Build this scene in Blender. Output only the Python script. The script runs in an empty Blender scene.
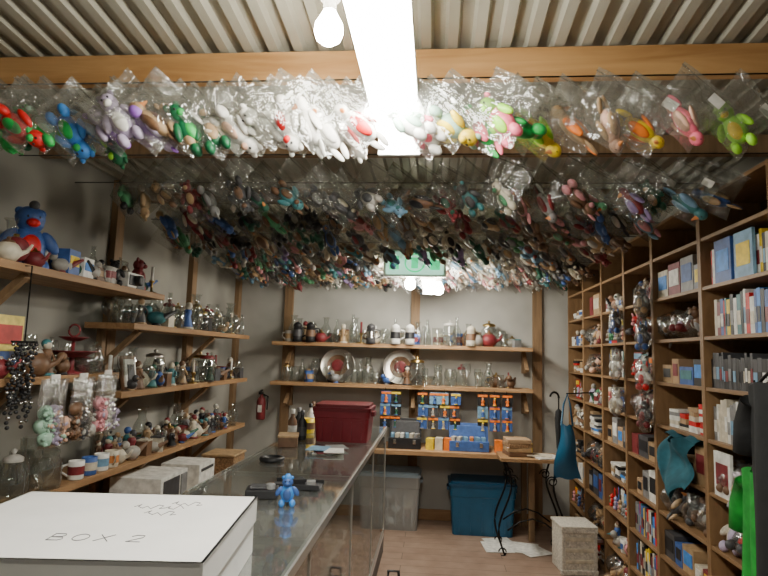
import bpy, math, random
from mathutils import Matrix, Vector
R=random.Random(7)
rad=math.radians
# ---------------- materials ----------------
MATS={}
def nodes(name):
    m=bpy.data.materials.new(name); m.use_nodes=True
    nt=m.node_tree; p=nt.nodes['Principled BSDF']; MATS[name]=m
    return m,nt,p
def plain(name,c,rough=.5,metal=0,var=.15,scale=30,bump=0,emit=None,es=0,spec=.5):
    m,nt,p=nodes(name)
    tc=nt.nodes.new('ShaderNodeTexCoord'); n=nt.nodes.new('ShaderNodeTexNoise'); n.inputs['Scale'].default_value=scale
    nt.links.new(tc.outputs['Object'],n.inputs['Vector'])
    r=nt.nodes.new('ShaderNodeValToRGB')
    r.color_ramp.elements[0].position=.3; r.color_ramp.elements[1].position=.7
    r.color_ramp.elements[0].color=(*[max(0,x*(1-var)) for x in c],1)
    r.color_ramp.elements[1].color=(*[min(1,x*(1+var)) for x in c],1)
    nt.links.new(n.outputs['Fac'],r.inputs['Fac']); nt.links.new(r.outputs['Color'],p.inputs['Base Color'])
    p.inputs['Roughness'].default_value=rough; p.inputs['Metallic'].default_value=metal
    p.inputs['Specular IOR Level'].default_value=spec
    if bump:
        b=nt.nodes.new('ShaderNodeBump'); b.inputs['Strength'].default_value=bump; b.inputs['Distance'].default_value=.01
        nt.links.new(n.outputs['Fac'],b.inputs['Height']); nt.links.new(b.outputs['Normal'],p.inputs['Normal'])
    if emit:
        p.inputs['Emission Color'].default_value=(*emit,1); p.inputs['Emission Strength'].default_value=es
    return m
def wood(name,c1,c2,scale=(3,3,3),rough=.6,wscale=2.0):
    m,nt,p=nodes(name)
    tc=nt.nodes.new('ShaderNodeTexCoord'); mp=nt.nodes.new('ShaderNodeMapping'); mp.inputs['Scale'].default_value=scale
    n=nt.nodes.new('ShaderNodeTexNoise'); n.inputs['Scale'].default_value=wscale; n.inputs['Detail'].default_value=6; n.inputs['Distortion'].default_value=1.2
    r=nt.nodes.new('ShaderNodeValToRGB'); r.color_ramp.elements[0].position=.35; r.color_ramp.elements[1].position=.68
    r.color_ramp.elements[0].color=(*c1,1); r.color_ramp.elements[1].color=(*c2,1)
    nt.links.new(tc.outputs['Object'],mp.inputs['Vector']); nt.links.new(mp.outputs['Vector'],n.inputs['Vector'])
    nt.links.new(n.outputs['Fac'],r.inputs['Fac']); nt.links.new(r.outputs['Color'],p.inputs['Base Color'])
    p.inputs['Roughness'].default_value=rough
    b=nt.nodes.new('ShaderNodeBump'); b.inputs['Strength'].default_value=.25; b.inputs['Distance'].default_value=.004
    nt.links.new(n.outputs['Fac'],b.inputs['Height']); nt.links.new(b.outputs['Normal'],p.inputs['Normal'])
    return m
def clear(name,tint,gloss,haze,rough=.08,bump=.0,bscale=25):
    m=bpy.data.materials.new(name); m.use_nodes=True; MATS[name]=m
    nt=m.node_tree; nt.nodes.clear()
    out=nt.nodes.new('ShaderNodeOutputMaterial'); tr=nt.nodes.new('ShaderNodeBsdfTransparent'); tr.inputs['Color'].default_value=(*tint,1)
    gl=nt.nodes.new('ShaderNodeBsdfGlossy'); gl.inputs['Roughness'].default_value=rough
    df=nt.nodes.new('ShaderNodeBsdfDiffuse'); df.inputs['Color'].default_value=(.85,.86,.84,1)
    lw=nt.nodes.new('ShaderNodeLayerWeight'); lw.inputs['Blend'].default_value=.35
    ma=nt.nodes.new('ShaderNodeMath'); ma.operation='MULTIPLY_ADD'; ma.inputs[1].default_value=gloss*1.6; ma.inputs[2].default_value=gloss*.45; ma.use_clamp=True
    nt.links.new(lw.outputs['Facing'],ma.inputs[0])
    m1=nt.nodes.new('ShaderNodeMixShader'); m1.inputs[0].default_value=haze
    nt.links.new(tr.outputs[0],m1.inputs[1]); nt.links.new(df.outputs[0],m1.inputs[2])
    m2=nt.nodes.new('ShaderNodeMixShader'); nt.links.new(ma.outputs[0],m2.inputs[0])
    nt.links.new(m1.outputs[0],m2.inputs[1]); nt.links.new(gl.outputs[0],m2.inputs[2])
    nt.links.new(m2.outputs[0],out.inputs['Surface'])
    if bump:
        tc=nt.nodes.new('ShaderNodeTexCoord'); n=nt.nodes.new('ShaderNodeTexNoise'); n.inputs['Scale'].default_value=bscale; n.inputs['Detail'].default_value=3; n.inputs['Distortion'].default_value=.8
        nt.links.new(tc.outputs['Object'],n.inputs['Vector'])
        b=nt.nodes.new('ShaderNodeBump'); b.inputs['Strength'].default_value=bump; b.inputs['Distance'].default_value=.02
        nt.links.new(n.outputs['Fac'],b.inputs['Height'])
        nt.links.new(b.outputs['Normal'],gl.inputs['Normal']); nt.links.new(b.outputs['Normal'],lw.inputs['Normal'])
    return m
clear('bag',(.97,.98,.96),.36,.05,.12,1.0,26)
clear('bag_dim',(.84,.85,.82),.20,.008,.14,1.0,26)  # copy of the bag plastic, darkened for the dim rear rows
clear('wrap',(.9,.91,.9),.26,.03,.16,1.0,22)
clear('glass',(.86,.89,.87),.26,.03,.06)
clear('glass_sheet',(.88,.92,.89),.34,.08,.05)
clear('clear_plastic',(.75,.82,.86),.2,.3,.25)
COL={'white':(.78,.77,.72),'cream':(.62,.56,.44),'black':(.014,.014,.016),'dgrey':(.06,.06,.065),'grey':(.24,.24,.24),
'red':(.42,.035,.03),'dred':(.20,.025,.03),'pink':(.65,.28,.31),'orange':(.6,.22,.06),'yellow':(.68,.54,.12),'lime':(.38,.56,.14),
'green':(.08,.28,.13),'dgreen':(.02,.10,.06),'teal':(.05,.20,.22),'blue':(.05,.12,.36),'lblue':(.18,.34,.5),'purple':(.24,.17,.34),
'lilac':(.46,.39,.54),'brown':(.16,.085,.045),'tan':(.42,.28,.15),'peach':(.66,.40,.28),'mint':(.35,.55,.42),'offwhite':(.40,.38,.34),
'vgreen':(.02,.38,.07),'vlime':(.32,.72,.04),'vred':(.6,.01,.01),'vyellow':(.85,.6,.02),'vpink':(.85,.16,.24),'vorange':(.85,.2,.02),'vteal':(.01,.2,.2),'vdgreen':(.005,.11,.04),'vblue':(.05,.25,.7),'vpurple':(.3,.12,.55)}
for k,c in COL.items(): plain(k,c,.5,0,.22,25)
plain('tote_red',(.20,.012,.022),.4,0,.1,8); plain('tote_lid_red',(.14,.008,.015),.4,0,.1,8)
plain('tote_blue',(.01,.09,.18),.4,0,.1,8); plain('tote_lid_blue',(.008,.07,.15),.4,0,.1,8)
plain('bin_lid',(.30,.40,.48),.4,0,.1,8)
plain('iron',(.012,.011,.010),.5,.6,.2,40)
plain('chrome',(.7,.7,.7),.18,1,.05,10); plain('pewter',(.4,.37,.33),.3,.9,.1,10); plain('brass',(.5,.35,.13),.3,1,.1,20)
plain('alu',(.6,.6,.57),.35,.8,.08,15)
plain('card_white',(.80,.79,.77),.75,0,.04,6,.05); plain('ink',(.08,.08,.085),.6,0,.1,40)
plain('cardboard',(.42,.27,.15),.8,0,.12,20)
plain('cloth_green',(.01,.28,.03),.9,0,.25,20,.3); plain('cloth_black',(.012,.013,.014),.9,0,.2,20,.3); plain('cloth_teal',(.02,.11,.15),.9,0,.25,20,.3)
plain('wicker',(.3,.18,.09),.8,0,.45,90,.8); plain('styro',(.62,.58,.50),.85,0,.25,60,.8)
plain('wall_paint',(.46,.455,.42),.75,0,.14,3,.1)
plain('side_paint_dim',(.30,.29,.255),.75,0,.3,2.2,.1)  # wall paint darkened for shade on the side walls, plus grimy blotches
plain('roof_metal',(.36,.345,.28),.42,.25,.10,4,.0)
plain('housing',(.7,.7,.68),.5,0,.03,5)
plain('lamp_emit',(1,1,1),.5,0,0,5,0,(1,.97,.87),78)
plain('lamp_emit_far',(1,1,1),.5,0,0,5,0,(1,.95,.83),72)
plain('fill_emit',(1,1,1),.5,0,0,5,0,(1,.97,.87),9)  # glow of the added fill fixture behind the camera
plain('bulb_emit',(1,1,1),.5,0,0,5,0,(1,.93,.78),200)
plain('sign_green',(.02,.25,.12),.4,0,.2,20,0,(.02,.7,.25),1.6)
plain('sign_face',(.45,.65,.55),.4,0,.2,20,0,(.45,.9,.65),1.3)
wood('beam_wood',(.36,.18,.06),(.52,.30,.12),(.7,8,8),.55,2.2)
wood('shelf_wood',(.26,.14,.06),(.42,.25,.12),(9,.8,9),.6,2.2)
wood('back_shelf_wood',(.33,.18,.08),(.5,.3,.15),(.8,9,9),.6,2.2)
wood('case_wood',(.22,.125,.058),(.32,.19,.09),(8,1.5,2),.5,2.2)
wood('case_back_shade',(.05,.032,.02),(.08,.05,.032),(8,2,1),.7,2)  # back panels darkened to stand in for shadow inside the cases
wood('stud_wood',(.2,.125,.065),(.32,.2,.105),(8,8,.8),.65,2.2)
m,nt,p=nodes('floor_boards')
tc=nt.nodes.new('ShaderNodeTexCoord'); br=nt.nodes.new('ShaderNodeTexBrick'); br.inputs['Scale'].default_value=1.0
br.inputs['Brick Width'].default_value=1.6; br.inputs['Row Height'].default_value=.14; br.inputs['Mortar Size'].default_value=.003
br.inputs['Color1'].default_value=(.34,.235,.175,1); br.inputs['Color2'].default_value=(.38,.27,.20,1); br.inputs['Mortar'].default_value=(.16,.11,.08,1)
n=nt.nodes.new('ShaderNodeTexNoise'); n.inputs['Scale'].default_value=7; n.inputs['Detail'].default_value=8
mx=nt.nodes.new('ShaderNodeMixRGB'); mx.blend_type='MULTIPLY'; mx.inputs[0].default_value=.7
nt.links.new(tc.outputs['Object'],br.inputs['Vector']); nt.links.new(tc.outputs['Object'],n.inputs['Vector'])
r=nt.nodes.new('ShaderNodeValToRGB'); r.color_ramp.elements[0].position=.3; r.color_ramp.elements[0].color=(.6,.55,.53,1); r.color_ramp.elements[1].position=.65
nt.links.new(n.outputs['Fac'],r.inputs['Fac']); nt.links.new(br.outputs['Color'],mx.inputs[1]); nt.links.new(r.outputs['Color'],mx.inputs[2])
nt.links.new(mx.outputs[0],p.inputs['Base Color']); p.inputs['Roughness'].default_value=.5
# ---------------- mesh builder ----------------
def sph(n,m):
    v=[(0,0,1)]
    for j in range(1,m):
        t=math.pi*j/m
        for i in range(n):
            a=2*math.pi*i/n; v.append((math.sin(t)*math.cos(a),math.sin(t)*math.sin(a),math.cos(t)))
    v.append((0,0,-1)); f=[]
    for i in range(n): f.append((0,1+i,1+(i+1)%n))
    for j in range(m-2):
        for i in range(n):
            a=1+j*n+i; b=1+j*n+(i+1)%n; f.append((a,a+n,b+n,b))
    e=len(v)-1
    for i in range(n): f.append((e,1+(m-2)*n+(i+1)%n,1+(m-2)*n+i))
    return [Vector(q) for q in v],f
S8=sph(8,6); S14=sph(16,10)
I4=Matrix.Identity(4)
class B:
    def __init__(s): s.v=[];s.f=[];s.m=[];s.sm=[];s.mats=[];s.M=I4
    def mi(s,n):
        if n not in s.mats: s.mats.append(n)
        return s.mats.index(n)
    def add(s,vs,fs,mat,smooth=True,M=None):
        o=len(s.v); T=s.M if M is None else s.M@M
        s.v.extend([tuple(T@Vector(q)) for q in vs]); k=s.mi(mat)
        for f in fs: s.f.append(tuple(i+o for i in f)); s.m.append(k); s.sm.append(smooth)
    def box(s,c,d,mat,rz=0,M=None):
        x,y,z=[q/2 for q in d]
        vs=[(i*x,j*y,k*z) for i in(-1,1) for j in(-1,1) for k in(-1,1)]
        fs=[(0,1,3,2),(4,6,7,5),(0,4,5,1),(2,3,7,6),(0,2,6,4),(1,5,7,3)]
        T=Matrix.Translation(c)@Matrix.Rotation(rz,4,'Z')
        if M is not None: T=T@M
        s.add(vs,fs,mat,False,T)
    def bx(s,x0,x1,y0,y1,z0,z1,mat): s.box(((x0+x1)/2,(y0+y1)/2,(z0+z1)/2),(abs(x1-x0),abs(y1-y0),abs(z1-z0)),mat)
    def ell(s,c,r,mat,M=None,hi=False,jit=0):
        vs,fs=S14 if hi else S8
        if not hasattr(r,'__len__'): r=(r,r,r)
        T=Matrix.Translation(c)
        if M is not None: T=T@M
        if jit: vs=[q*(1+R.uniform(-jit,jit)) for q in vs]
        s.add([(q.x*r[0],q.y*r[1],q.z*r[2]) for q in vs],fs,mat,True,T)
    def lathe(s,c,prof,mat,n=12,M=None,k=1,flip=False):
        vs=[];fs=[]
        for (r,z) in prof:
            for i in range(n):
                a=2*math.pi*i/n; vs.append((r*k*math.cos(a),r*k*math.sin(a),z*k))
        for j in range(len(prof)-1):
            for i in range(n):
                a=j*n+i;b=j*n+(i+1)%n; fs.append((a,b,b+n,a+n))
        T=Matrix.Translation(c)
        if M is not None: T=T@M
        s.add(vs,fs,mat,True,T)
    def tube(s,pts,r,mat,n=6,closed=False):
        pts=[Vector(q) for q in pts]; vs=[];fs=[];L=len(pts)
        for i,q in enumerate(pts):
            if closed: t=pts[(i+1)%L]-pts[i-1]
            else: t=pts[min(i+1,L-1)]-pts[max(i-1,0)]
            if t.length<1e-7: t=Vector((0,0,1))
            t.normalize(); u=t.cross(Vector((0,0,1)))
            if u.length<.1: u=t.cross(Vector((1,0,0)))
            u.normalize(); w=t.cross(u); rr=r[i] if hasattr(r,'__len__') else r
            for k in range(n):
                a=2*math.pi*k/n; vs.append(q+u*rr*math.cos(a)+w*rr*math.sin(a))
        for i in range(L if closed else L-1):
            for k in range(n):
                a=i*n+k;b=i*n+(k+1)%n;c=((i+1)%L)*n+(k+1)%n;d=((i+1)%L)*n+k; fs.append((a,b,c,d))
        if not closed: fs.append(tuple(range(n))); fs.append(tuple((L-1)*n+k for k in range(n)))
        s.add(vs,fs,mat,True)
    def grid(s,fn,nu,nv,mat,M=None):
        vs=[fn(i/nu,j/nv) for j in range(nv+1) for i in range(nu+1)]
        fs=[(j*(nu+1)+i,j*(nu+1)+i+1,(j+1)*(nu+1)+i+1,(j+1)*(nu+1)+i) for j in range(nv) for i in range(nu)]
        s.add(vs,fs,mat,True,M)
    def build(s,name,bevel=0):
        if not s.v: return None
        xs=[q[0] for q in s.v];ys=[q[1] for q in s.v];zs=[q[2] for q in s.v]
        o=((min(xs)+max(xs))/2,(min(ys)+max(ys))/2,min(zs))
        me=bpy.data.meshes.new(name); me.from_pydata([(a-o[0],b-o[1],c-o[2]) for a,b,c in s.v],[],s.f)
        for q in s.mats: me.materials.append(MATS[q])
        me.polygons.foreach_set('material_index',s.m); me.polygons.foreach_set('use_smooth',s.sm); me.update()
        ob=bpy.data.objects.new(name,me); ob.location=o; bpy.context.collection.objects.link(ob)
        if bevel:
            md=ob.modifiers.new('bevel','BEVEL'); md.width=bevel; md.segments=2; md.limit_method='ANGLE'
        return ob
def RX(a): return Matrix.Rotation(a,4,'X')
def RY(a): return Matrix.Rotation(a,4,'Y')
def RZ(a): return Matrix.Rotation(a,4,'Z')
def TR(*a): return Matrix.Translation(a)
# ---------------- room ----------------
XL,XR,YB,YN=-2.08,1.62,5.92,-1.7
def simple(name,x0,x1,y0,y1,z0,z1,mat,bev=0):
    b=B(); b.bx(x0,x1,y0,y1,z0,z1,mat); return b.build(name,bev)
simple('floor',XL-.1,XR+.1,YN-.1,YB+.1,-.06,0,'floor_boards')
simple('wall_left',XL-.08,XL,YN,YB,0,2.98,'side_paint_dim')
simple('wall_right',XR,XR+.08,YN,YB,0,2.98,'side_paint_dim')
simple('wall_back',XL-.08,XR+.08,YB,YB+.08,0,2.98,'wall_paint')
simple('wall_front',XL-.08,XR+.08,YN-.08,YN,0,2.98,'side_paint_dim')
simple('baseboard_back',XL,XR,YB-.02,YB,0,.1,'back_shelf_wood')
b=B(); prof=[];x=XL-.1;sp=.092
while x<XR+.15:
    prof+= [(x,0),(x+.034,0),(x+.044,.026),(x+.082,.026)]; x+=sp
def roofz(y): return 2.68+(1.95-y)*.09 if y<1.95 else 2.68
ys=[YN-.05,-.5,.6,1.95,3.9,YB+.05]
vs=[(px,y,roofz(y)+pz) for y in ys for px,pz in prof]; n=len(prof)
b.add(vs,[(j*n+i,j*n+i+1,(j+1)*n+i+1,(j+1)*n+i) for j in range(len(ys)-1) for i in range(n-1)],'roof_metal',False)
b.build('ceiling')
b=B(); b.bx(XL,XR,1.93,1.97,2.565,2.675,'beam_wood'); b.build('trim_1',.003)
k=2
for y in (2.75,3.65,4.55,5.45,.5,-.8):
    b=B(); b.bx(XL,XR,y,y+.04,2.58+(max(0,1.95-y)*.09),2.675+(max(0,1.95-y)*.09),'stud_wood'); b.build('trim_%d'%k); k+=1
for y in (1.1,2.3,3.5,4.7,5.86):
    b=B(); b.bx(XL,XL+.045,y-.045,y+.045,0,2.67,'stud_wood'); b.build('trim_%d'%k,.002); k+=1
for x in (-1.52,-.2,1.02):
    b=B(); b.bx(x-.045,x+.045,YB-.04,YB,.0,2.67,'stud_wood'); b.build('trim_%d'%k,.002); k+=1
# ---------------- small item generators ----------------
GL={'goblet':[(.03,0),(.028,.004),(.005,.012),(.005,.065),(.022,.085),(.034,.115),(.036,.15),(.031,.175)],
'tumbler':[(0,.004),(.027,0),(.03,.02),(.036,.12),(.033,.12)],
'jar':[(0,.0),(.042,0),(.046,.015),(.046,.10),(.032,.125),(.032,.14)],
'vase':[(0,0),(.03,0),(.034,.01),(.05,.07),(.045,.12),(.02,.17),(.024,.21),(.036,.225)],
'bowl':[(0,.004),(.03,0),(.03,.01),(.055,.03),(.075,.07),(.072,.07),(.05,.035)],
'bottle':[(0,0),(.028,0),(.03,.01),(.03,.11),(.011,.15),(.011,.20),(.014,.205)],
'canister':[(0,0),(.055,0),(.06,.01),(.062,.13),(.05,.15),(.05,.165)],
'snifter':[(.032,0),(.03,.004),(.006,.01),(.006,.03),(.036,.06),(.044,.09),(.03,.13)]}
def glassitem(b,x,y,z,k,kind=None,mat='glass'):
    kind=kind or R.choice(list(GL)); b.lathe((x,y,z),GL[kind],mat,12,None,k)
    if kind in('jar','canister') and R.random()<.8:
        h={'jar':.14,'canister':.165}[kind]; r={'jar':.034,'canister':.052}[kind]
        mt=R.choice(['glass','pewter','brass','offwhite','dred','glass'])
        b.lathe((x,y,z+h*k),[(r,0),(r,.014),(r*.5,.024),(.004,.026),(.012,.04),(0,.048)],mt,12,None,k)
def mug(b,x,y,z,k,mat,band=None):
    b.lathe((x,y,z),[(0,.003),(.034,0),(.037,.004),(.038,.09),(.034,.09),(.033,.01),(0,.01)],mat,14,None,k)
    a=R.uniform(-2.6,-.6); d=Vector((math.cos(a),math.sin(a),0))
    b.tube([Vector((x,y,z))+d*(.037*k)+Vector((0,0,.075*k)),Vector((x,y,z))+d*(.062*k)+Vector((0,0,.068*k)),Vector((x,y,z))+d*(.066*k)+Vector((0,0,.04*k)),Vector((x,y,z))+d*(.037*k)+Vector((0,0,.018*k))],.006*k,mat,6)
    if band: b.lathe((x,y,z),[(.0388,.025),(.0388,.065)],band,14,None,k)
def figurine(b,x,y,z,k,c1,c2,c3='cream'):
    a=R.uniform(0,6.28); T=TR(x,y,z)@RZ(a); old=b.M; b.M=old@T
    b.lathe((0,0,0),[(0,.0),(.03,0),(.03,.008),(.022,.012)],c1,10,None,k)
    b.lathe((0,0,.01*k),[(.026,0),(.022,.02),(.014,.05),(.019,.065),(.016,.078),(.006,.084)],c2,10,None,k)
    b.ell((0,0,.103*k),.0155*k,c3); b.ell((0,.004*k,.109*k),.0165*k,c1)
    for s in(-1,1): b.tube([(s*.018*k,0,.08*k),(s*.028*k,-.006*k,.062*k),(s*.016*k,-.02*k,.05*k)],.0055*k,c2,5)
    b.M=old
def bird(b,x,y,z,k,c1,c2):
    old=b.M; b.M=old@TR(x,y,z)@RZ(R.uniform(0,6.28))
    b.ell((0,0,.035*k),(.028*k,.045*k,.03*k),c1); b.ell((0,.04*k,.07*k),.02*k,c1)
    b.tube([(0,.055*k,.07*k),(0,.078*k,.066*k)],[.007*k,.001],c2,6); b.tube([(0,-.035*k,.04*k),(0,-.085*k,.07*k)],[.016*k,.006*k],c2,6)
    b.lathe((0,0,0),[(0,0),(.022,0),(.018,.01),(.01,.02)],c2,8,None,k); b.M=old
def teapot(b,x,y,z,k,c1,c2):
    old=b.M; b.M=old@TR(x,y,z)@RZ(R.uniform(-.6,.6))
    b.lathe((0,0,0),[(0,0),(.035,0),(.058,.03),(.06,.055),(.04,.085),(.03,.09)],c1,14,None,k)
    b.lathe((0,0,.088*k),[(.032,0),(.026,.012),(.008,.018),(.01,.028),(0,.034)],c2,12,None,k)
    b.tube([(.05*k,0,.04*k),(.08*k,0,.055*k),(.1*k,0,.09*k)],[.014*k,.01*k,.006*k],c1,8)
    b.tube([(-.05*k,0,.08*k),(-.085*k,0,.08*k),(-.09*k,0,.045*k),(-.055*k,0,.03*k)],.007*k,c2,6); b.M=old
def candle(b,x,y,z,k,c1):
    b.lathe((x,y,z),[(0,0),(.04,0),(.035,.008),(.008,.015),(.008,.07),(.02,.085),(.02,.09),(.011,.09)],'brass',10,None,k)
    b.lathe((x,y,z+.085*k),[(.01,0),(.01,.1),(0,.104)],c1,8,None,k)
def plush(b,T,k,c1,c2,kind=0,hi=False,st=1.0):
    old=b.M; b.M=old@T@Matrix.Diagonal((1,1,st,1))
    S=lambda *a: tuple(q*k for q in a)
    if kind==3:
        b.ell(S(0,0,0),S(.038,.032,.062),c1,None,hi); b.ell(S(0,-.004,.066),S(.028,.027,.027),c1,None,hi)
        b.ell(S(0,-.024,-.008),S(.024,.014,.042),c2,None,hi)
        b.tube([S(0,-.024,.064),S(0,-.052,.056)],[.011*k,.002*k],'orange' if c2!='orange' else 'yellow',7)
        for s in(-1,1):
            b.ell(S(s*.040,.004,.004),S(.010,.02,.042),c2,RY(s*-.35)); b.ell(S(s*.016,-.018,.076),.0045*k,'black')
            b.ell(S(s*.017,.004,-.078),S(.013,.008,.03),c2 if R.random()<.5 else c1,RY(s*.3))
    else:
        b.ell(S(0,0,0),S(.044,.036,.054),c1,None,hi)
        b.ell(S(0,-.004,.066),S(.034,.031,.031),c1 if kind!=2 else c2,None,hi)
        b.ell(S(0,-.032,.060),S(.017,.014,.012),c2)
        for s in(-1,1):
            b.ell(S(s*.013,-.030,.076),.0045*k,'black')
            b.ell(S(s*.025,.0,.092),S(.013,.008,.012) if kind!=1 else S(.010,.006,.026),c1 if kind!=1 else c2)
            b.ell(S(s*.050,-.01,.014),S(.017,.015,.034),c2 if kind==2 else c1,RY(s*-.6))
            b.ell(S(s*.032,-.018,-.056),S(.020,.024,.024),c2 if kind==1 else c1)
        b.ell(S(0,-.026,-.004),S(.026,.014,.034),c2,None,hi)
    b.M=old
KD=[0,0,2,3,3,1]
def bookset(b,y0,y1,x,z,hmax,depth,cols,ax=-1):
    y=y0
    while y<y1-.01:
        t=R.uniform(.012,.035); t=min(t,y1-y); h=hmax*R.uniform(.78,1)
        c=R.choice(cols); b.bx(x,x+depth,y+.001,y+t-.001,z,z+h,c)
        b.bx(x-.0015,x,y+.003,y+t-.003,z+h*.25,z+h*.6,R.choice(['white','cream','grey','lblue','dred','black']))
        y+=t
def bag(b,top,w,h,al,rz,T2,cols,kind=0,card=False,hi=False,nz=5,two=True,st=1.3,bm='bag'):
    old=b.M; b.M=old@TR(*top)@RZ(rz)@RX(R.uniform(-.12,.12))
    es=(math.cos(al),-math.sin(al)); et=(-math.sin(al),-math.cos(al))
    ph=R.uniform(0,6.28); ph2=R.uniform(0,6.28)
    for sg in ((-1,1) if two else (-1,)):
        def fn(u,v,sg=sg):
            bu=.034*(math.sin(math.pi*u)*math.sin(math.pi*min(1,v*.98)))*(.2+.8*v+.5*u)
            wob=.007*math.sin(7*u+ph+3*v)+.006*math.sin(11*v+ph2-4*u)
            pin=1-.12*math.sin(math.pi*v)
            uu=.5+(u-.5)*pin
            return (es[0]*uu*w+et[0]*v*h, sg*bu+wob, es[1]*uu*w+et[1]*v*h)
        b.grid(fn,nz,nz+1,bm)
    p0=Vector((0,0,0)); p1=Vector((es[0]*w,0,es[1]*w)); off=Vector((et[0]*.014,0,et[1]*.014))
    b.tube([p0+off,p1+off],.0024,bm,4)
    cx=es[0]*w*.63+et[0]*h*.70; cz=es[1]*w*.63+et[1]*h*.70
    k=min(w,h)/.2*T2
    plush(b,TR(cx,0,cz)@RY(-.75+R.uniform(-.3,.3)+(math.pi if R.random()<.45 else 0))@RZ(R.uniform(-1.4,1.4))@RX(R.uniform(-.3,.3)),k,cols[0],cols[1],kind,hi,st)
    if card:
        c2=Vector((es[0]*w*.75+et[0]*h*.2,-.014,es[1]*w*.75+et[1]*h*.2))
        b.box(tuple(c2),(.045,.002,.03),'white',0,RY(al))
    b.M=old
# ---------------- hanging bag rows ----------------
row1L=[('vgreen','vlime'),('vdgreen','vgreen'),('vred','vgreen'),('vgreen','mint'),('vteal','vgreen'),('vblue','vgreen'),('grey','lblue'),('vdgreen','vlime'),('vpurple','lilac'),('lilac','white'),('vpurple','lilac'),('tan','brown'),
('tan','cream'),('vdgreen','vgreen'),('vdgreen','tan'),('white','cream'),('white','peach'),('white','cream'),('white','white'),('white','vred'),('white','vdgreen'),('white','white'),('white','white'),('white','black'),('white','vred')]
b=B(); n=len(row1L)
for i,c in enumerate(row1L):
    x=-1.52+i*(1.26/(n-1)); bag(b,(x,1.80+R.uniform(-.05,.05),2.525+R.uniform(-.012,.012)),.20,.205,rad(38)+R.uniform(-.08,.08),R.uniform(.15,.6),.84,c,R.choice([0,0,3,2]),False,True,7)
b.tube([(XL+.01,1.86,2.53),(XR-.01,1.86,2.53)],.003,'iron',4)
b.build('bagged_plush_toys')
b=B()
row1R=[(-.04,('white','mint')),(.03,('white','vpink')),(.10,('mint','vyellow')),(.17,('vgreen','vpink')),(.24,('vpink','vlime')),(.31,('vgreen','vorange')),(.38,('vyellow','vlime')),(.46,('tan','vorange')),(.56,('peach','tan')),(.68,('vyellow','vorange')),(.82,('vpink','peach')),(1.0,('vlime','vyellow')),(1.17,('vgreen','vyellow')),(1.34,('tan','dred'))]
for i,(x,c) in enumerate(row1R):
    bag(b,(x-.06,1.80+R.uniform(-.04,.04),2.525+R.uniform(-.01,.01)),.205,.21,rad(38)+R.uniform(-.12,.12),R.uniform(-.25,.25),.8 if x<.5 else .7,c,R.choice([0,2,3,3]),x>.6,True,7)
b.build('bagged_plush_toys')
pal=['offwhite','cream','tan','brown','brown','dred','dred','pink','green','dgreen','dgreen','teal','blue','lblue','purple','grey','grey','dgrey','dgrey','black','black','brown','tan','offwhite','dgrey','brown']  # dark muted colours put the dimness of the rear rows into the toys
pal_lit=['white','white','cream','white','peach','grey','pink','tan','lblue']  # whiter toys paint in the glow around the far lamp
rows=[2.6,3.05,3.5,3.95,4.4,4.75,5.05,5.35,5.62]
for ri,y in enumerate(rows):
    b=B(); x=-1.74 if ri>1 else -1.5
    x1=1.18
    while x<x1:
        pp=pal_lit if (ri>=4 and -.5<x<.75) else pal
        bag(b,(x,y+R.uniform(-.06,.06),2.52+R.uniform(-.02,.015)),R.uniform(.20,.23),R.uniform(.21,.24),rad(R.uniform(28,46)),R.uniform(-.6,.6),R.uniform(.65,.85),(R.choice(pp),R.choice(pp)),R.choice(KD),R.random()<.06,False,4,ri<2,1.25,'bag' if pp is pal_lit else 'bag_dim')
        x+=R.uniform(.10,.14)
    b.tube([(XL+.01,y,2.53),(XR-.01,y,2.53)],.003,'iron',4)
    b.build('bagged_plush_toys')
# ---------------- lights ----------------
def fixture(x,y0,y1,z,mat,w=.13):
    b=B()
    pr=[(-w/2,0),(-w/2,-.02),(-w*.42,-.045),(-w*.2,-.058),(0,-.062),(w*.2,-.058),(w*.42,-.045),(w/2,-.02),(w/2,0)]
    vs=[(x+px,yy,z+pz) for yy in(y0+.02,y1-.02) for px,pz in pr]; m=len(pr)
    b.add(vs,[(i,i+1,m+i+1,m+i) for i in range(m-1)],mat,True)
    b.bx(x-w/2-.006,x+w/2+.006,y0,y1,z,z+.035,'housing')
    b.bx(x-w/2-.006,x+w/2+.006,y0,y0+.02,z-.062,z,'housing'); b.bx(x-w/2-.006,x+w/2+.006,y1-.02,y1,z-.062,z,'housing')
    for yy in(y0+.2,y1-.2): b.tube([(x,yy,z+.03),(x,yy,2.67)],.004,'iron',5)
    return b.build('fluorescent_light_fixture')
fixture(-.15,.95,2.17,2.43,'lamp_emit',.15)
fixture(-.05,4.4,5.5,2.24,'lamp_emit_far')
fixture(-.3,-1.3,-.1,2.5,'fill_emit')  # unseen fixture added behind the camera as fill light
for c in((-.31,1.5,2.50),(-.19,4.28,2.13),(.02,4.32,2.10)):  # rear pair added at the bright spots to light the rear bags
    b=B()
    b.lathe(c,[(0,-.046),(.018,-.043),(.034,-.03),(.041,-.008),(.038,.014),(.026,.036),(.018,.052)],'bulb_emit',18)
    b.lathe(c,[(.018,.052),(.019,.056),(.018,.085),(.03,.09),(.034,.125),(.022,.135),(0,.135)],'white',14)
    b.tube([(c[0],c[1],c[2]+.13),(c[0],c[1],2.68)],.004,'white',6)
    b.build('light_bulb')
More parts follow.
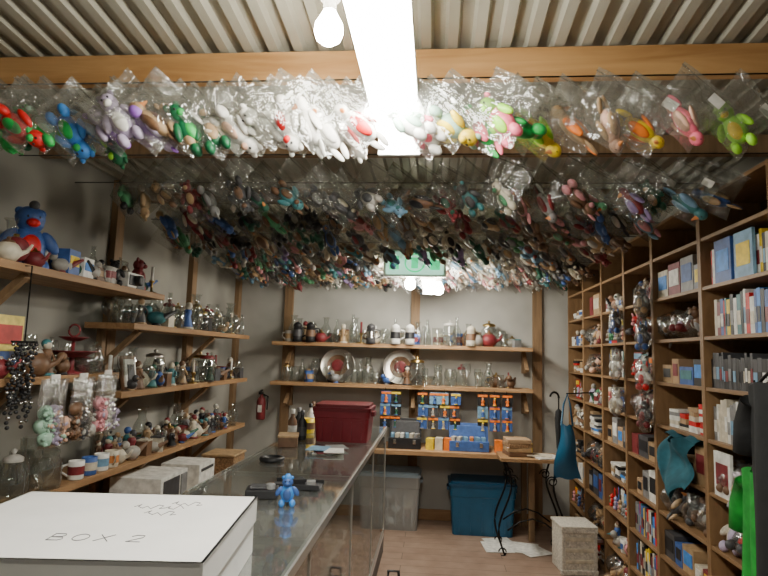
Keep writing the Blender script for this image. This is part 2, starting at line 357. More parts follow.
# ---------------- left shelves ----------------
def lshelf(y0,y1,z,name='display_shelf',x1=-1.73):
    b=B(); b.bx(XL+.046,x1,y0,y1,z-.035,z,'shelf_wood')
    y=y0+.15
    while y<y1:
        b.bx(XL+.046,XL+.085,y-.02,y+.02,z-.26,z-.036,'stud_wood')
        v=Vector((x1-.05,y,z-.04)); w=Vector((XL+.08,y,z-.25)); d=v-w
        b.box(tuple((v+w)/2),(d.length,.035,.03),'stud_wood',0,RY(-math.atan2(d.z,d.x)))
        y+=1.2
    return b.build(name,.002)
LS=[(1.0,3.55,1.94),(1.0,3.08,1.46),(3.2,5.3,1.74),(3.12,5.3,1.35),(1.0,5.3,.94)]
for a in LS: lshelf(*a)
DK=['black','dgrey','brown','brown','tan','dred','grey','cream','offwhite','dgreen','blue','dgrey','teal','brown']
NG=iter(['glassware_collection','drinking_glasses','glass_vases','crystal_stemware','glass_jars','pressed_glassware','barware_glasses','glass_canisters','glassware_collection'])
NF=iter(['knick_knack_collection','trinket_collection','porcelain_figurines','ceramic_figurines','souvenir_collection','brass_ornaments','figurine_collection','small_statuettes','figurine_collection'])
NM=iter(['stoneware_mugs','crockery_collection','teacup_collection','pottery_collection','enamel_mugs','teapots_and_mugs','tea_set','ceramic_mug_collection','ceramic_mug_collection'])
def fillshelf(y0,y1,x0,x1,z,step,weights,kmax=1.2,axis='y',nr=3):
    gb=[B(),B(),B()]
    t=y0+.05
    while t<y1-.05:
        for q in range(nr):
            fr=.2+.62*q/(nr-1)
            x=x0+(x1-x0)*fr+R.uniform(-.02,.02); y=t+R.uniform(-.03,.03)
            if axis=='x': x,y=t+R.uniform(-.03,.03),x0+(x1-x0)*fr+R.uniform(-.02,.02)
            kd=R.choices(['glass','fig','mug','bird','tea','box','candle','plush'],weights)[0]
            k=R.uniform(.7,1.05)*kmax
            if kd=='glass': glassitem(gb[0],x,y,z,k*.95)
            elif kd=='fig': figurine(gb[1],x,y,z,k*1.15,R.choice(DK),R.choice(DK))
            elif kd=='mug': mug(gb[2],x,y,z,k,R.choice(['white','offwhite','cream','blue','dgrey','dred']),R.choice([None,'blue','dred','green','tan']))
            elif kd=='bird': bird(gb[1],x,y,z,k*1.1,R.choice(DK),R.choice(DK))
            elif kd=='tea': teapot(gb[2],x,y,z,k*.9,R.choice(['offwhite','cream','brown','dred']),R.choice(['brass','offwhite','brown']))
            elif kd=='candle': candle(gb[1],x,y,z,k*.8,R.choice(['cream','dred','white']))
            elif kd=='plush': plush(gb[1],TR(x,y,z+.068*k)@RZ(R.uniform(.5,2.5)),k,R.choice(pal),R.choice(pal),R.choice([0,1,2]))
            else:
                hh=R.uniform(.05,.11)*k; gb[1].box((x,y,z+hh/2),(.07,.06,hh),R.choice(DK),R.uniform(-.4,.4)); gb[1].box((x,y,z+hh+.004),(.074,.064,.008),R.choice(DK),0)
        t+=step*R.uniform(.8,1.25)
    gb[0].build(next(NG)); gb[1].build(next(NF)); gb[2].build(next(NM))
fillshelf(1.9,3.5,-2.0,-1.73,1.94,.105,[1,3,2,1,1,4,1,1],1.1)
fillshelf(1.5,3.0,-2.0,-1.73,1.46,.105,[7,2,1,1,1,2,1,0],1.25)
fillshelf(3.25,5.25,-2.0,-1.73,1.74,.09,[8,2,1,1,0,2,1,0],1.3)
fillshelf(3.18,5.25,-2.0,-1.73,1.35,.09,[6,4,0,1,1,2,1,0],1.3)
fillshelf(1.5,2.75,-2.0,-1.73,.94,.10,[9,0,0,0,0,0,0,0],1.35)
fillshelf(3.2,5.25,-2.0,-1.73,.94,.09,[3,6,1,3,2,3,1,0],1.2)
for y,c,bd in((2.82,'white','dred'),(2.93,'blue','cream'),(3.04,'white','lblue'),(3.14,'cream','orange')):
    b=B(); mug(b,-1.77,y,.941,1.0,c,bd); b.build('coffee_mug')
b=B(); T=TR(-1.84,2.42,2.03)@RZ(.9)
plush(b,T@TR(0,0,.01),1.7,'blue','vred',0,True)
b.ell((-1.84,2.42,2.17),(.062,.062,.055),'blue',None,True); b.ell((-1.81,2.40,2.225),(.022,.022,.022),'dgrey',None,True)
b.build('plush_doll')
b=B(); b.ell((-1.78,2.27,2.0),(.055,.055,.055),'dred',None,True); b.lathe((-1.78,2.27,2.05),[(.012,0),(.012,.015),(0,.016)],'brass',8); b.build('christmas_ornament')
b=B()
for i,(y,h,c,c2) in enumerate(((2.62,.12,'blue','vyellow'),(2.74,.10,'white','vblue'),(2.86,.07,'brown','tan'),(2.98,.09,'offwhite','dred'))):
    b.box((-1.79,y,1.94+h/2),(.09,.10,h),c,.1); b.box((-1.744,y+.005,1.94+h*.55),(.004,.08,h*.4),c2,.1)
b.build('small_gift_boxes')
b=B(); c=(-1.79,2.74,1.46)
b.lathe(c,[(0,0),(.06,0),(.05,.01),(.012,.02),(.012,.08)],'dred',16)
b.lathe((c[0],c[1],c[2]+.08),[(0,0),(.05,.004),(.105,.03),(.115,.035),(.1,.028),(0,.008)],'dred',18)
b.tube([(c[0],c[1],c[2]+.08),(c[0],c[1],c[2]+.17)],.008,'dred',8)
b.lathe((c[0],c[1],c[2]+.16),[(0,0),(.03,.004),(.065,.02),(.07,.024),(0,.008)],'dred',18)
b.tube([(c[0]+.03*math.sin(t),c[1],c[2]+.215-.03*math.cos(t)) for t in [2*math.pi*i/12 for i in range(12)]],.005,'dred',6,True)
b.build('tiered_serving_stand')
b=B()
b.box((-1.80,2.28,1.46+.13),(.04,.2,.26),'yellow',.1); b.box((-1.777,2.28,1.46+.18),(.006,.17,.08),'red',.1); b.box((-1.777,2.28,1.46+.08),(.006,.17,.06),'blue',.1)
b.build('board_game_box')
b=B(); b.box((-1.80,3.3,1.35+.1),(.015,.15,.2),'brown',0,RY(-.15)); b.box((-1.79,3.3,1.35+.1),(.015,.12,.16),'white',0,RY(-.15)); b.box((-1.783,3.3,1.35+.1),(.012,.07,.1),'dgrey',0,RY(-.15)); b.build('picture_frame')
b=B(); b.box((-1.80,3.2,1.985),(.12,.17,.085),'white'); b.box((-1.74,3.2,1.985),(.01,.15,.06),'dgrey'); b.lathe((-1.735,3.2,1.985),[(.03,0),(.03,.03),(.02,.035),(0,.03)],'black',14,RY(math.pi/2)); b.build('vintage_camera',.004)
for y,cs,zz in((2.47,('mint','lilac','peach'),1.45),(2.68,('brown','dgrey','offwhite'),1.45),(2.89,('pink','white','lilac'),1.46)):
    b=B(); ph=R.uniform(0,6)
    for sg in(-1,1):
        b.grid(lambda u,v,sg=sg:(-1.68+sg*.055*math.sin(math.pi*u)*math.sin(math.pi*v)**.7*(.3+.8*v)+.006*math.sin(9*u+ph), y-.10+.20*u+.01*math.sin(5*v+ph), zz-.30*v),8,9,'bag')
    for i in range(8):
        j=i//3
        b.ell((-1.68+R.uniform(-.01,.012),y-.058+.055*(i%3)+R.uniform(-.012,.012),zz-.255+.055*j),(.028,.036,.033),cs[i%3],RX(R.uniform(-1,1)),True,.06)
        plush(b,TR(-1.66,y-.058+.055*(i%3)+R.uniform(-.012,.012),zz-.255+.055*j)@RX(R.uniform(-2,2))@RZ(1.5),.42,cs[i%3],cs[R.randint(0,2)],0)
    b.bx(-1.686,-1.68,y-.03,y+.03,zz-.02,zz+.02,'white'); b.tube([(-1.683,y,zz),(-1.72,y,zz-.005)],.003,'iron',4); b.build('bag_of_small_toys')
b=B()
for k in range(8):
    y=2.21+.018*k; L=.26+.06*math.sin(k*1.9)
    for i in range(18):
        b.ell((-1.70+.012*math.sin(i+k),y+.006*math.sin(i*.8),1.60-i*L/16),(.0085,.0085,.0085),'black' if (i+k)%4 else 'chrome')
b.tube([(-1.70,2.20,1.61),(-1.70,2.35,1.61)],.005,'iron',6)
b.tube([(-1.70,2.275,1.61),(-1.70,2.275,1.93),(-1.735,2.275,1.93)],.003,'iron',6)
b.build('bead_necklaces')
b=B(); b.bx(-2.0,-1.42,2.5,5.0,.60,.64,'shelf_wood')
for x in(-1.97,-1.46):
    for y in(2.54,3.7,4.96): b.bx(x-.03,x+.03,y-.03,y+.03,0,.6,'stud_wood')
b.build('work_table')
b=B(); b.bx(-1.86,-1.55,3.3,3.66,.642,.85,'white'); b.bx(-1.55,-1.545,3.33,3.54,.67,.83,'dgrey'); b.bx(-1.55,-1.54,3.56,3.64,.67,.83,'grey'); b.build('microwave_oven',.006)
b=B(); b.bx(-1.82,-1.55,3.85,4.12,.642,.83,'white'); b.bx(-1.55,-1.545,3.88,4.09,.78,.80,'dgrey'); b.bx(-1.55,-1.47,3.9,4.07,.66,.672,'white'); b.build('printer',.01)
b=B(); b.box((-1.6,4.45,.72),(.24,.26,.16),'wicker'); b.box((-1.6,4.45,.81),(.26,.28,.02),'tan'); b.build('wicker_hamper',.008)
b=B(); b.box((-1.6,2.9,.70),(.3,.3,.12),'cardboard'); b.box((-1.6,2.9,.765),(.31,.31,.01),'tan'); b.build('cardboard_box')
# ---------------- back shelves ----------------
for z in(1.70,1.31):
    b=B(); b.bx(-1.6,.93,5.60,5.88,z-.035,z,'back_shelf_wood')
    for x in(-1.45,-.2,.88):
        b.bx(x-.02,x+.02,5.84,5.88,z-.25,z-.036,'stud_wood')
        b.box((x,5.74,z-.14),(.035,.25,.03),'stud_wood',0,RX(rad(40)))
    b.build('display_shelf',.002)
def fx(x0,x1,z,step,wt,k): fillshelf(x0,x1,5.62,5.82,z,step,wt,k,'x',2)
fx(-1.50,.88,1.70,.10,[8,1,2,0,2,1,1,0],1.45)
fx(-1.50,.88,1.31,.10,[9,1,1,1,1,0,1,0],1.35)
for x in(-.95,-.33):
    b=B(); M=RX(rad(78)); c=(x,5.70,1.31+.17)
    b.lathe(c,[(0,.0),(.1,.0),(.105,.006)],'brown',28,M); b.lathe(c,[(.105,.006),(.13,.01),(.165,.02),(.17,.024),(.16,.012),(.1,-.006)],'pewter',28,M)
    b.ell((c[0],c[1]-.01,c[2]),(.06,.006,.06),'dred',None,True)
    for s in(-1,1): b.tube([(x+s*.08,5.66,1.313),(x+s*.08,5.62,1.33),(x+s*.06,5.74,1.313)],.005,'iron',5)
    b.build('decorative_plate')
for x,c1,c2 in((-.62,'dgrey','chrome'),(-.38,'white','black'),(-.24,'white','black'),(-1.35,'black','dgrey'),(-1.22,'black','brown'),(.35,'cream','brown')):
    b=B(); b.lathe((x,5.62,1.701),[(0,0),(.05,0),(.045,.03),(.05,.05),(.04,.15),(.045,.155),(.035,.18),(0,.2)],c1,14); b.lathe((x,5.62,1.70),[(.0505,.055),(.0455,.12)],c2,14)
    b.tube([(x+.045,5.62,1.84),(x+.09,5.62,1.83),(x+.09,5.62,1.77),(x+.05,5.62,1.75)],.008,c1,6); b.build('beer_stein')
for x in(-.46,-.36,-.10,.0,.10,.2,.46,.57,.68):
    b=B()
    for j in range(3):
        z=1.20-.115*j; c=R.choice(['blue','blue','lblue','dgrey','black','black'])
        xx=x+R.uniform(-.01,.01)
        b.box((xx,5.57-.004*j,z),(.095,.004,.108),c); b.box((xx,5.565-.004*j,z+.038),(.09,.004,.02),R.choice(['vorange','vyellow','vorange','lblue']))
        figurine(b,xx,5.555-.004*j,z-.05,.6,R.choice(['vorange','vyellow','blue','offwhite']),R.choice(['vorange','blue','offwhite','dgreen']))
    b.tube([(x,5.57,1.25),(x,5.59,1.285)],.003,'iron',4); b.build('carded_toy_figure')
b=B(); b.bx(-.55,.93,5.35,5.88,.70,.74,'back_shelf_wood')
for x in(-.5,.88):
    for y in(5.4,5.84): b.bx(x-.025,x+.025,y-.025,y+.025,0,.7,'stud_wood')
b.build('long_table',.003)
def suitcase(x,y,z,w,d,h,c,c2):
    b=B(); b.bx(x-w/2,x+w/2,y-d/2,y+d/2,z,z+h*.45,c); b.box((x,y+d/2,z+h*.7),(w,.05,h*1.0),c,0,RX(-.2)); b.box((x,y+d/2-.03,z+h*.7),(w*.86,.02,h*.8),c2,0,RX(-.2))
    for s in(-1,1): b.box((x+s*w*.3,y-d/2-.005,z+h*.3),(.03,.012,.04),'chrome')
    for i in range(6): b.box((x-w*.38+i*w*.15,y-.01,z+h*.5),(w*.1,.08,h*.25),R.choice(['white','lblue','orange','cream','grey']),R.uniform(-.4,.4))
    return b.build('open_case',.004)
suitcase(-.26,5.5,.742,.30,.14,.22,'black','dgrey')
suitcase(.33,5.5,.742,.36,.14,.20,'blue','blue')
fx2=B()
for x in(-.02,.06,.14,.6,.68,.78,.86): fx2.box((x,5.5,.74+.05),(.07,.1,R.uniform(.08,.12)),R.choice(['white','blue','brown','vorange','cream','vyellow']),R.uniform(-.2,.2))
fx2.build('boxed_toys')
def tote(name,x,y,z,w,d,h,cb,cl,taper=.9,rz=0):
    b=B(); b.M=TR(x,y,z)@RZ(rz)
    def ring(zz,f): 
        r=.03;pts=[]
        for sx,sy,a0 in((1,1,0),(-1,1,90),(-1,-1,180),(1,-1,270)):
            for a in(0,30,60,90):
                t=rad(a0+a); pts.append((sx*(w/2*f-r)+r*math.cos(t),sy*(d/2*f-r)+r*math.sin(t),zz))
        return pts
    def loft(rs,mat,cap=True):
        n=16; vs=[p for r_ in rs for p in r_]; fs=[(j*n+i,j*n+(i+1)%n,(j+1)*n+(i+1)%n,(j+1)*n+i) for j in range(len(rs)-1) for i in range(n)]
        if cap: fs+= [tuple(range(n))[::-1],tuple((len(rs)-1)*n+i for i in range(n))]
        b.add(vs,fs,mat,False)
    hl=h-.045
    loft([ring(0,taper),ring(hl*.78,taper+(1-taper)*.7),ring(hl*.8,.99),ring(hl,1)],cb)
    loft([ring(hl,1.03),ring(hl+.025,1.04),ring(hl+.027,.96),ring(hl+.045,.95)],cl)
    for i in range(5):
        xx=-w*.34+i*w*.17; b.box((xx,-d/2*(taper+.03),hl*.38),(.014,.02,hl*.6),cb)
    for s in(-1,1): b.box((s*(w/2+.006),0,hl*.9),(.03,d*.35,.03),cl)
    return b.build(name)
tote('red_storage_tote',-.62,4.10,1.002,.39,.34,.25,'tote_red','tote_lid_red')
tote('blue_storage_tote',.46,5.64,0,.60,.38,.47,'tote_blue','tote_lid_blue')
tote('clear_storage_bin',-.33,5.66,0,.44,.34,.52,'clear_plastic','bin_lid')
b=B()
for i in range(14): b.ell((-.33+R.uniform(-.12,.12),5.66+R.uniform(-.1,.1),.06+.026*i),(.05,.05,.035),R.choice(['white','lblue','cream','grey']),None,False,.1)
b.build('stored_linens')
b=B(); b.bx(.56,1.08,4.95,5.33,.75,.775,'shelf_wood')
for y in(4.98,5.3):
    for s,x0 in((1,.60),(-1,1.04)):
        pts=[]
        for i in range(21):
            t=i/20; pts.append((x0+s*(.05*math.sin(t*2*math.pi)) ,y,.75*(1-t)+.005))
        b.tube(pts,.009,'iron',6)
        b.tube([(x0+s*(.06+.045*math.cos(a)*(1-a/14)),y,.60+.045*math.sin(a)*(1-a/14)) for a in [k*.5 for k in range(18)]],.006,'iron',5)
        b.tube([(x0-s*(.02+.03*math.cos(a)),y,.03+.03*math.sin(a)) for a in [k*.5 for k in range(11)]],.006,'iron',5)
    b.tube([(.62,y,.2)]+[(.62+.4*t,y,.2+.1*math.sin(math.pi*t)) for t in(.25,.5,.75)]+[(1.02,y,.2)],.007,'iron',6)
b.build('wrought_iron_table')
b=B()
for i in range(4): b.box((.72,5.15,.795+.035*i),(.2,.2,.033),R.choice(['cardboard','tan','wicker','brown']),R.uniform(-.2,.2))
b.build('stack_of_wooden_boxes',.004)
b=B(); b.box((.95,5.08,.782),(.22,.2,.01),'white',.3); b.box((.9,5.1,.792),(.2,.16,.008),'cream',-.2); b.build('paper_stack')
b=B()
b.tube([(1.06,5.1,1.28),(1.06,5.1,.785)],.006,'iron',6)
b.lathe((1.06,5.1,.80),[(.004,0),(.02,.06),(.034,.30),(.028,.36),(.008,.38)],'cloth_black',10)
b.tube([(1.06,5.1,1.27)]+[(1.06-.035+.035*math.cos(t),5.1,1.28+.04*math.sin(t)) for t in [math.pi*i/8 for i in range(9)]],.009,'iron',7)
b.build('umbrella')
b=B()
for sg in(-1,1):
    b.grid(lambda u,v,sg=sg:(1.07-.11*(.4+.6*v)+.22*(.4+.6*v)*u+.01*math.sin(7*v),4.86+sg*.05*math.sin(math.pi*u)*math.sin(math.pi*min(1,v+.08)),1.08-.42*v+.012*math.sin(9*u)-.03*abs(u-.5)),10,10,'tote_blue')
b.tube([(1.03,4.86,1.07),(1.05,4.86,1.24),(1.08,4.86,1.32),(1.10,4.86,1.24),(1.12,4.86,1.07)],.008,'tote_blue',6)
b.tube([(1.07,4.86,1.325),(1.29,4.86,1.34)],.005,'iron',5)
b.build('blue_tote_bag')
x,y,z=-1.72,5.75,.92
b=B(); b.lathe((x,y,z),[(0,0),(.04,0),(.045,.01),(.045,.18),(.035,.21),(.015,.23),(.015,.25)],'dred',16); b.box((x,y-.02,z+.26),(.025,.08,.018),'black'); b.box((x,y-.03,z+.28),(.018,.09,.012),'black',0,RX(.2))
b.tube([(x+.018,y,z+.25),(x+.065,y,z+.23),(x+.065,y-.01,z+.1)],.007,'black',6); b.box((x,y-.044,z+.11),(.04,.006,.07),'white')
b.tube([(x,y,z+.23),(x,5.88,z+.23)],.006,'iron',5); b.build('fire_extinguisher')
b=B(); b.M=TR(1.10,4.78,0)@RZ(.1)
b.bx(-.13,.13,-.13,.13,0,.33,'styro')
for s in(-1,1): b.bx(s*.135,s*.105,-.14,-.11,0,.34,'styro'); b.bx(-.14,.14,-.145,-.11,.0+(.30 if s>0 else 0),.035+(.30 if s>0 else 0),'styro')
for i in range(3): b.bx(-.11,.11,-.137,-.125,.08+.08*i,.11+.08*i,'cream')
b.bx(-.14,.14,-.145,.14,.33,.35,'styro')
b.build('foam_cooler_box',.012)
b=B()
for i,(x,y,r) in enumerate(((.60,5.30,.3),(.78,5.20,-.2),(.56,5.18,.1),(.84,5.14,.5))): b.box((x,y,.003+.0015*i),(.24,.28,.0012),'white',r)
b.build('loose_papers')
# ---------------- right bookcase ----------------
XF=1.31; cols=[1.1,1.72,2.35,2.98,3.62,4.15,4.70,5.27,5.85]
zs=[.02]+[.26+.245*i for i in range(9)]
NC=len(cols)-1
for ci in range(NC):
    y0,y1=cols[ci],cols[ci+1]; b=B()
    for y in(y0,y1-.018): b.bx(XF,XR-.012,y,y+.018,0,2.42,'case_wood')
    b.bx(XR-.012,XR-.004,y0,y1,0,2.42,'case_back_shade')
    for z in zs+[2.42]: b.bx(XF+.004,XR-.012,y0+.018,y1-.018,z-.018,z,'case_wood')
    b.build('bookcase',.0015)
bk=B(); bt=B(); bx_=B(); bf=B()
BC=['white','blue','black','dgrey','dred','vyellow','cream','vblue','vred','teal','grey','black','black']
warm=['white','cream','tan','brown','pink','vred','offwhite','dgrey','peach','dgrey','lilac','grey','blue','green','brown','tan','dred','offwhite']
for ci in range(1,NC):
    y0,y1=cols[ci]+.025,cols[ci+1]-.025
    near=NC-1-ci
    for zi,z in enumerate(zs):
        if zi==9: continue
        if near>=6: typ='book' if zi>=6 else R.choice(['book','box'])
        elif near==5: typ={8:'book',7:'book',6:'dark',5:'white',4:'bag',3:'mix',2:'box'}.get(zi,'bag')
        else: typ=R.choices(['bag','box','fig','card','pile','book'],[4,3,1.2,3,2,1.5])[0]
        if near==4 and zi in(1,3): typ='bag'
        hh=.2 if zi else .19
        if typ=='book': bookset(bk,y0,y0+(y1-y0)*R.uniform(.75,1),XF+.03,z,hh,.17,BC)
        elif typ=='dark': bookset(bk,y0,y1,XF+.03,z,hh*.85,.17,['black','dgrey','dgrey','black'])
        elif typ=='white': bookset(bk,y0,y1,XF+.03,z,hh,.17,['white','cream','white','grey'])
        elif typ=='pile':   # stacks of flat cases / packets
            y=y0+.06
            while y<y1-.05:
                zz=z; nn=R.randint(3,8); c=R.choice(BC)
                for i in range(nn):
                    t_=R.uniform(.012,.028)
                    if zz+t_>z+.2: break
                    bx_.box((XF+.11,y,zz+t_/2),(.15,.10,t_-.001),R.choice([c,R.choice(BC),'white','tan']),R.uniform(-.2,.2)); zz+=t_
                y+=R.uniform(.11,.14)
        elif typ=='card':
            y=y0+.05
            while y<y1-.05:
                c=R.choice(BC); a=R.uniform(-.3,.3); h=R.uniform(.13,.19)
                bx_.box((XF+.05,y,z+h/2),(.004,.09,h),c,a); bx_.box((XF+.046,y,z+h*.85),(.004,.08,h*.2),R.choice(['vyellow','vred','white','vorange','lblue']),a)
                plush(bt,TR(XF+.03,y,z+.06)@RZ(-1.57+a),.5,R.choice(warm),R.choice(warm),0)
                bx_.box((XF+.12,y+.03,z+h/2),(.004,.09,h),R.choice(BC),R.uniform(-.3,.3))
                y+=R.uniform(.08,.12)
        elif typ in('bag','mix'):
            c=R.choice(warm); y=y0+.06
            while y<y1-.04:
                c2=R.choice(warm) if R.random()<.5 else c
                plush(bt,TR(XF+.07+R.uniform(-.03,.03),y,z+.07)@RZ(R.uniform(-2.4,-.7))@RX(R.uniform(-1.5,1.0)),R.uniform(.85,1.15),c2,R.choice(warm),R.choice(KD))
                if R.random()<.5: plush(bt,TR(XF+.13,y+.04,z+.14)@RZ(R.uniform(-2.4,-.7))@RX(R.uniform(-1.5,-.9)),.7,R.choice(warm),R.choice(warm),R.choice(KD))
                if R.random()<.8: bt.ell((XF+.09,y,z+.085),(.095,.08,.08),'wrap',None,False,.2)
                y+=R.uniform(.085,.13)
        elif typ=='box':
            y=y0+.01
            while y<y1-.1:
                w=R.uniform(.08,.18); h=R.uniform(.08,.2); w=min(w,y1-y)
                c=R.choice(['white','cream','cardboard','dred','blue','grey','dgrey','tan','black'])
                bx_.bx(XF+.03,XF+.2,y,y+w,z,z+h,c); bx_.bx(XF+.027,XF+.03,y+.015,y+w-.015,z+h*.3,z+h*.8,R.choice(BC)); y+=w+.01
        else:
            y=y0+.04
            while y<y1-.03:
                for xo in(.06,.16):
                    q=R.random()
                    if q<.35: figurine(bf,XF+xo,y,z,R.uniform(1,1.5),R.choice(DK),R.choice(warm))
                    elif q<.5: glassitem(bf,XF+xo,y,z,R.uniform(.8,1))
                    elif q<.8: mug(bf,XF+xo,y,z,1,R.choice(['white','cream','blue','dgrey']),R.choice(['dred',None,'blue']))
                    else: bird(bf,XF+xo,y,z,1.3,R.choice(warm),R.choice(DK))
                y+=R.uniform(.07,.10)
for y,z,c,c2 in((2.76,zs[8],'blue','vblue'),(2.58,zs[8],'lblue','vyellow'),(2.84,zs[4],'white','dred')):
    bx_.bx(XF+.008,XF+.022,y-.075,y+.075,z,z+.2,c); bx_.bx(XF+.006,XF+.008,y-.055,y+.055,z+.05,z+.15,c2)
bk.build('row_of_books'); bt.build('bagged_stuffed_toys'); bx_.build('boxed_collectibles'); bf.build('statuette_collection')
b=B()
for y,z in((3.63,2.1),(3.63,1.88),(3.63,1.64),(4.16,1.7),(3.63,1.42),(4.16,2.0),(4.16,1.45)):
    plush(b,TR(XF-.05,y,z-.14)@RZ(-1.2),.9,R.choice(['brown','white','tan','dgrey','grey']),R.choice(warm),1)
    b.ell((XF-.055,y,z-.12),(.05,.065,.11),'wrap',None,False,.2)
    b.tube([(XF-.05,y,z-.02),(XF-.001,y,z+.01)],.002,'iron',4)
b.build('hanging_bagged_toys')
b=B()
b.grid(lambda u,v:(XF-.01-.045*math.sin(math.pi*u)-.03*math.sin(7*v+5*u)-.03*v+.012*math.sin(17*u+6*v), 3.06+(.34-.12*v*v)*u+.05*v+.03*math.sin(5*v), 1.20-.27*v+.02*math.sin(9*u)*(1-v)+.05*math.sin(7*u+1)*v),22,16,'cloth_teal')
b.grid(lambda u,v:(XF-.02+.2*v-.02*math.sin(9*u), 3.06+.34*u, 1.20+.02*math.sin(9*u)-.10*v*v+.02*math.sin(7*v)),18,6,'cloth_teal')
b.build('teal_cloth')
b=B(); b.box((XF+.02,2.82,.565),(.16,.22,.12),'cardboard',.1); b.box((XF-.09,2.80,.60),(.10,.18,.006),'tan',.2,RY(-.5)); b.build('open_cardboard_box')
def shirt(xc,y,zt,w,h,mat,ph,rz):
    b=B(); b.M=TR(xc,y,0)@RZ(rz)
    def fr(sg):
        def fn(u,v):
            ww=w*(1.0 if v>.25 else .96); sh=.07*abs(u-.5)*2*(1-v)
            neck=.035*math.exp(-((u-.5)/.14)**2)*(1-v)**6
            return (-ww/2+ww*u, sg*(.035+.014*math.sin(14*u+ph))*(math.sin(math.pi*u)**.5 if 0<u<1 else 0)+.016*math.sin(11*u+ph+2*v)*v, zt-h*v-sh*(1-v)-neck+.01*math.sin(8*u+ph)*v)
        return fn
    for sg in(-1,1): b.grid(fr(sg),24,14,mat)
    for s in(-1,1):
        b.tube([(s*w*.44,0,zt-.11),(s*(w*.5+.02),0,zt-.20),(s*(w*.5+.03),0,zt-.30)],[.045,.055,.058],mat,10)
    b.tube([(-w*.4,0,zt-.06),(0,0,zt+.01),(w*.4,0,zt-.06)],.006,'black',6)
    b.tube([(0,0,zt+.01),(0,0,zt+.05)]+[(.02*math.sin(t),0,zt+.07-.02*math.cos(t)) for t in(.3,1,1.8,2.6,3.4,4)],.003,'iron',6)
    return b.build('hanging_t_shirt')
shirt(1.11,2.02,1.58,.44,.82,'cloth_black',0,rad(80))
shirt(1.20,2.27,1.25,.42,.50,'cloth_green',1.5,rad(80))
b=B(); b.tube([(1.30,1.95,1.67),(1.11,2.02,1.67)],.005,'iron',6); b.tube([(1.20,2.27,1.34),(1.31,2.32,1.34)],.005,'iron',6); b.build('garment_hook')
# ---------------- sign ----------------
b=B(); b.box((-.155,4.2,2.27),(.46,.03,.20),'white'); b.box((-.155,4.182,2.27),(.42,.012,.165),'sign_face')
b.tube([(-.155+.07*math.cos(t),4.172,2.27+.065*math.sin(t)) for t in [2*math.pi*i/24 for i in range(24)]],.007,'sign_green',6,True)
b.box((-.155,4.172,2.27),(.05,.008,.08),'sign_green')
for s in(-1,1): b.box((-.155+s*.15,4.172,2.27),(.07,.008,.1),'sign_green')
for s in(-1,1): b.tube([(-.155+s*.2,4.2,2.37),(-.155+s*.2,4.2,2.68)],.002,'iron',4)
b.build('lighted_sign')
# ---------------- glass display counter ----------------
CX0,CX1,CY0,CY1,CZ=-1.04,-.39,.95,4.93,1.0
b=B()
b.bx(CX0,CX1,CY0,CY1,0,.12,'dgrey'); b.bx(CX0,CX1,CY0,CY1,.12,.15,'card_white')
b.bx(CX0,CX0+.012,CY0,CY1,.15,CZ-.02,'tan')
t=.018
dv=[CY0+(CY1-CY0)*i/4 for i in range(5)]
for y in dv:
    for x in(CX0,CX1-t): b.bx(x,x+t,y-t/2,y+t/2,.15,CZ-.01,'alu')
for x in(CX0,CX1-t): b.bx(x,x+t,CY0,CY1,CZ-.032,CZ-.008,'alu'); b.bx(x,x+t,CY0,CY1,.15,.18,'alu')
b.bx(CX1-.002,CX1+.006,CY0,CY1,CZ-.03,CZ+.002,'alu')
for y in dv: b.bx(CX0,CX1,y-t,y,CZ-.028,CZ-.008,'alu')
b.bx(CX0-.005,CX1+.001,CY0,CY1,CZ-.008,CZ,'glass_sheet')
b.bx(CX1-.008,CX1-.004,CY0,CY1,.17,CZ-.032,'glass_sheet')
b.bx(CX0+.02,CX0+.02+.42,CY0+.02,CY1-.02,.58,.587,'glass_sheet')
b.build('glass_display_counter')
g1=B();g2=B()
IN=DK+['white','cream','cream','tan','grey']
for y in [1.5+.11*i for i in range(30)]:
    for z,xs in((.151,(-.9,-.75,-.6,-.48)),(.588,(-.93,-.81,-.69))):
        for x in xs:
            q=R.random(); xx=x+R.uniform(-.02,.02); yy=y+R.uniform(-.02,.02)
            if q<.35: figurine(g2,xx,yy,z,1.2,R.choice(IN),R.choice(IN))
            elif q<.6: g2.box((xx,yy,z+.03),(.1,.08,.05),R.choice(IN),R.uniform(-.4,.4))
            elif q<.8: g1.lathe((xx,yy,z),GL['bowl'],R.choice(['white','blue','cream','brass']),12,None,.8)
            else: bird(g2,xx,yy,z,1.1,R.choice(IN),R.choice(IN))
g1.build('decorative_bowl_collection'); g2.build('display_case_collectibles')
b=B(); c=(-.565,2.30,CZ+.001)
plush(b,TR(c[0],c[1],c[2]+.048)@RZ(.2),.64,'vblue','blue',2,True); b.ell((c[0],c[1],c[2]+.107),(.016,.016,.016),'vblue'); b.build('blue_toy_figure')
b=B(); b.box((-.70,2.42,CZ+.02),(.13,.10,.035),'black',.2); b.box((-.70,2.42,CZ+.042),(.10,.07,.01),'dgrey',.2); b.lathe((-.66,2.40,CZ+.04),[(.02,0),(.02,.02),(0,.022)],'grey',12)
b.build('black_gadget',.004)
b=B(); b.box((-.60,2.62,CZ+.006),(.22,.12,.01),'dgrey',.1)
for s in(-1,1): b.box((-.60,2.62+s*.06,CZ+.014),(.22,.008,.022),'black',.0)
b.box((-.60,2.62,CZ+.025),(.06,.05,.03),'black',.4); b.box((-.54,2.63,CZ+.02),(.04,.04,.02),'grey',.2); b.build('black_tray',.002)
b=B(); b.lathe((-.88,3.2,CZ+.001),[(0,0),(.065,0),(.07,.012),(.065,.022),(.045,.024),(.043,.015),(0,.013)],'black',20); b.build('round_black_tin')
b=B(); mug(b,-.93,4.35,CZ+.001,1.2,'vyellow','brown'); b.build('coffee_mug')
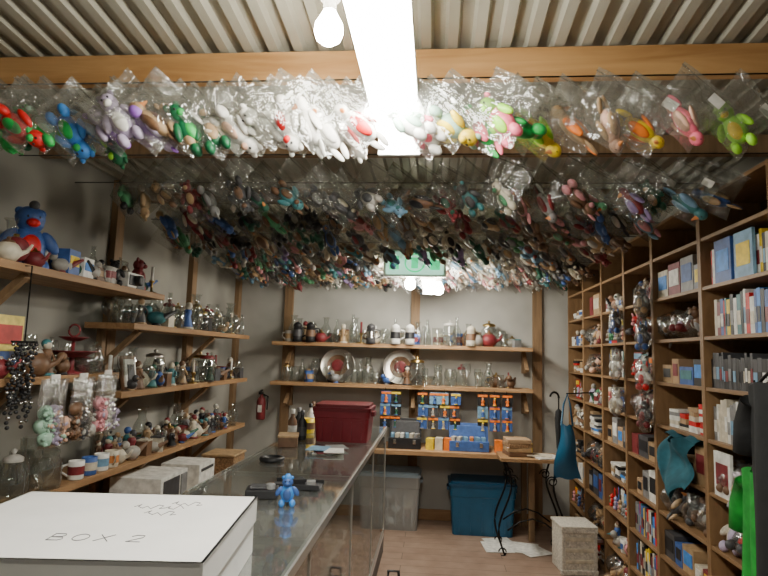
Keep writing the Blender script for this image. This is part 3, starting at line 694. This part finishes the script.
b=B(); b.box((-.93,3.75,CZ+.03),(.12,.18,.06),'brown',.2); b.box((-.93,3.75,CZ+.065),(.13,.19,.012),'tan',.2); b.build('wooden_trinket_box',.003)
b=B()
for i in range(6): b.box((-.68+R.uniform(-.06,.12),3.65+R.uniform(-.15,.12),CZ+.003+.004*i),(.12,.16,.004),['white','cream','dred','grey','white','lblue'][i],R.uniform(-1,1))
b.build('scattered_papers')
b=B()
for x,y,c1,c2 in((-.96,4.55,'white','black'),(-.9,4.65,'black','white'),(-.98,4.75,'tan','brown'),(-.85,4.8,'white','grey'),(-.92,4.85,'dgreen','brass'),(-.97,4.2,'black','grey'),(-.98,4.05,'brown','white'),(-.9,4.0,'black','dgrey')):
    b.lathe((x,y,CZ+.001),[(0,0),(.03,0),(.032,.01),(.032,.12),(.013,.15),(.013,.18)],c1,12); b.lathe((x,y,CZ+.001),[(.0325,.03),(.0325,.09)],c2,12); b.lathe((x,y,CZ+.17),[(.015,0),(.015,.03),(0,.03)],c2,10)
b.build('bottle_collection')
b=B(); b.ell((-.22,3.6,.13),(.10,.16,.13),'cloth_black',None,True,.05); b.tube([(-.26,3.6,.22),(-.25,3.6,.32),(-.19,3.6,.32),(-.18,3.6,.22)],.01,'black',6); b.build('black_handbag')
# ---------------- white cardboard box ----------------
b=B(); W,D,H=.68,.56,.16
b.M=TR(-.835,1.455,CZ+.002)@RZ(rad(6))
b.bx(-W/2+.006,W/2-.006,-D/2+.006,D/2-.006,0,H-.01,'card_white')
b.bx(-W/2,W/2,-D/2,D/2,H-.01,H,'card_white')
b.bx(-W/2,W/2,-D/2,-D/2+.006,H-.07,H,'card_white'); b.bx(-W/2,W/2,D/2-.006,D/2,H-.07,H,'card_white')
b.bx(-W/2,-W/2+.006,-D/2,D/2,H-.07,H,'card_white'); b.bx(W/2-.006,W/2,-D/2,D/2,H-.07,H,'card_white')
def stroke(pts,ox,oy,s,r=.0022): b.tube([(ox+x*s,oy+y*s,H+.0004) for x,y in pts],r,'ink',4)
ox,oy,s=-.05,-.16,.046
stroke([(0,0),(0,1),(.5,1),(.6,.8),(.5,.55),(0,.5),(.6,.45),(.7,.2),(.55,0),(0,0)],ox,oy,s,.0012)
stroke([(1.1+.38*math.cos(t)+.38,.5+.5*math.sin(t)) for t in [k*.52 for k in range(13)]],ox,oy,s,.0012)
stroke([(2.3,0),(3,1)],ox,oy,s,.0012); stroke([(2.3,1),(3,0)],ox,oy,s,.0012)
stroke([(3.9,.8),(4.1,1),(4.5,.95),(4.5,.65),(3.9,0),(4.6,0)],ox,oy,s,.0012)
for (lx,ly,nn) in((.03,.12,6),(.08,.06,4),(.12,.16,4)):
    pts=[(i*.30+.22*math.sin(i*2.3),.5+.7*math.sin(i*1.7)+.3*math.sin(i*.9)) for i in range(nn*3)]
    stroke(pts,lx,ly,.026,.0010)
b.M=I4
b.build('white_cardboard_box')
# ---------------- world & camera ----------------
w=bpy.data.worlds.new('World'); bpy.context.scene.world=w; w.use_nodes=True
w.node_tree.nodes['Background'].inputs[0].default_value=(.5,.52,.5,1); w.node_tree.nodes['Background'].inputs[1].default_value=.2
cam=bpy.data.cameras.new('Camera'); co=bpy.data.objects.new('Camera',cam); bpy.context.collection.objects.link(co)
cam.sensor_width=36; cam.lens=577/768*36; cam.clip_start=.02
co.matrix_world=TR(0,0,1.6)@RZ(rad(5.14))@RX(rad(96.56))@RZ(rad(1.6))
bpy.context.scene.camera=co
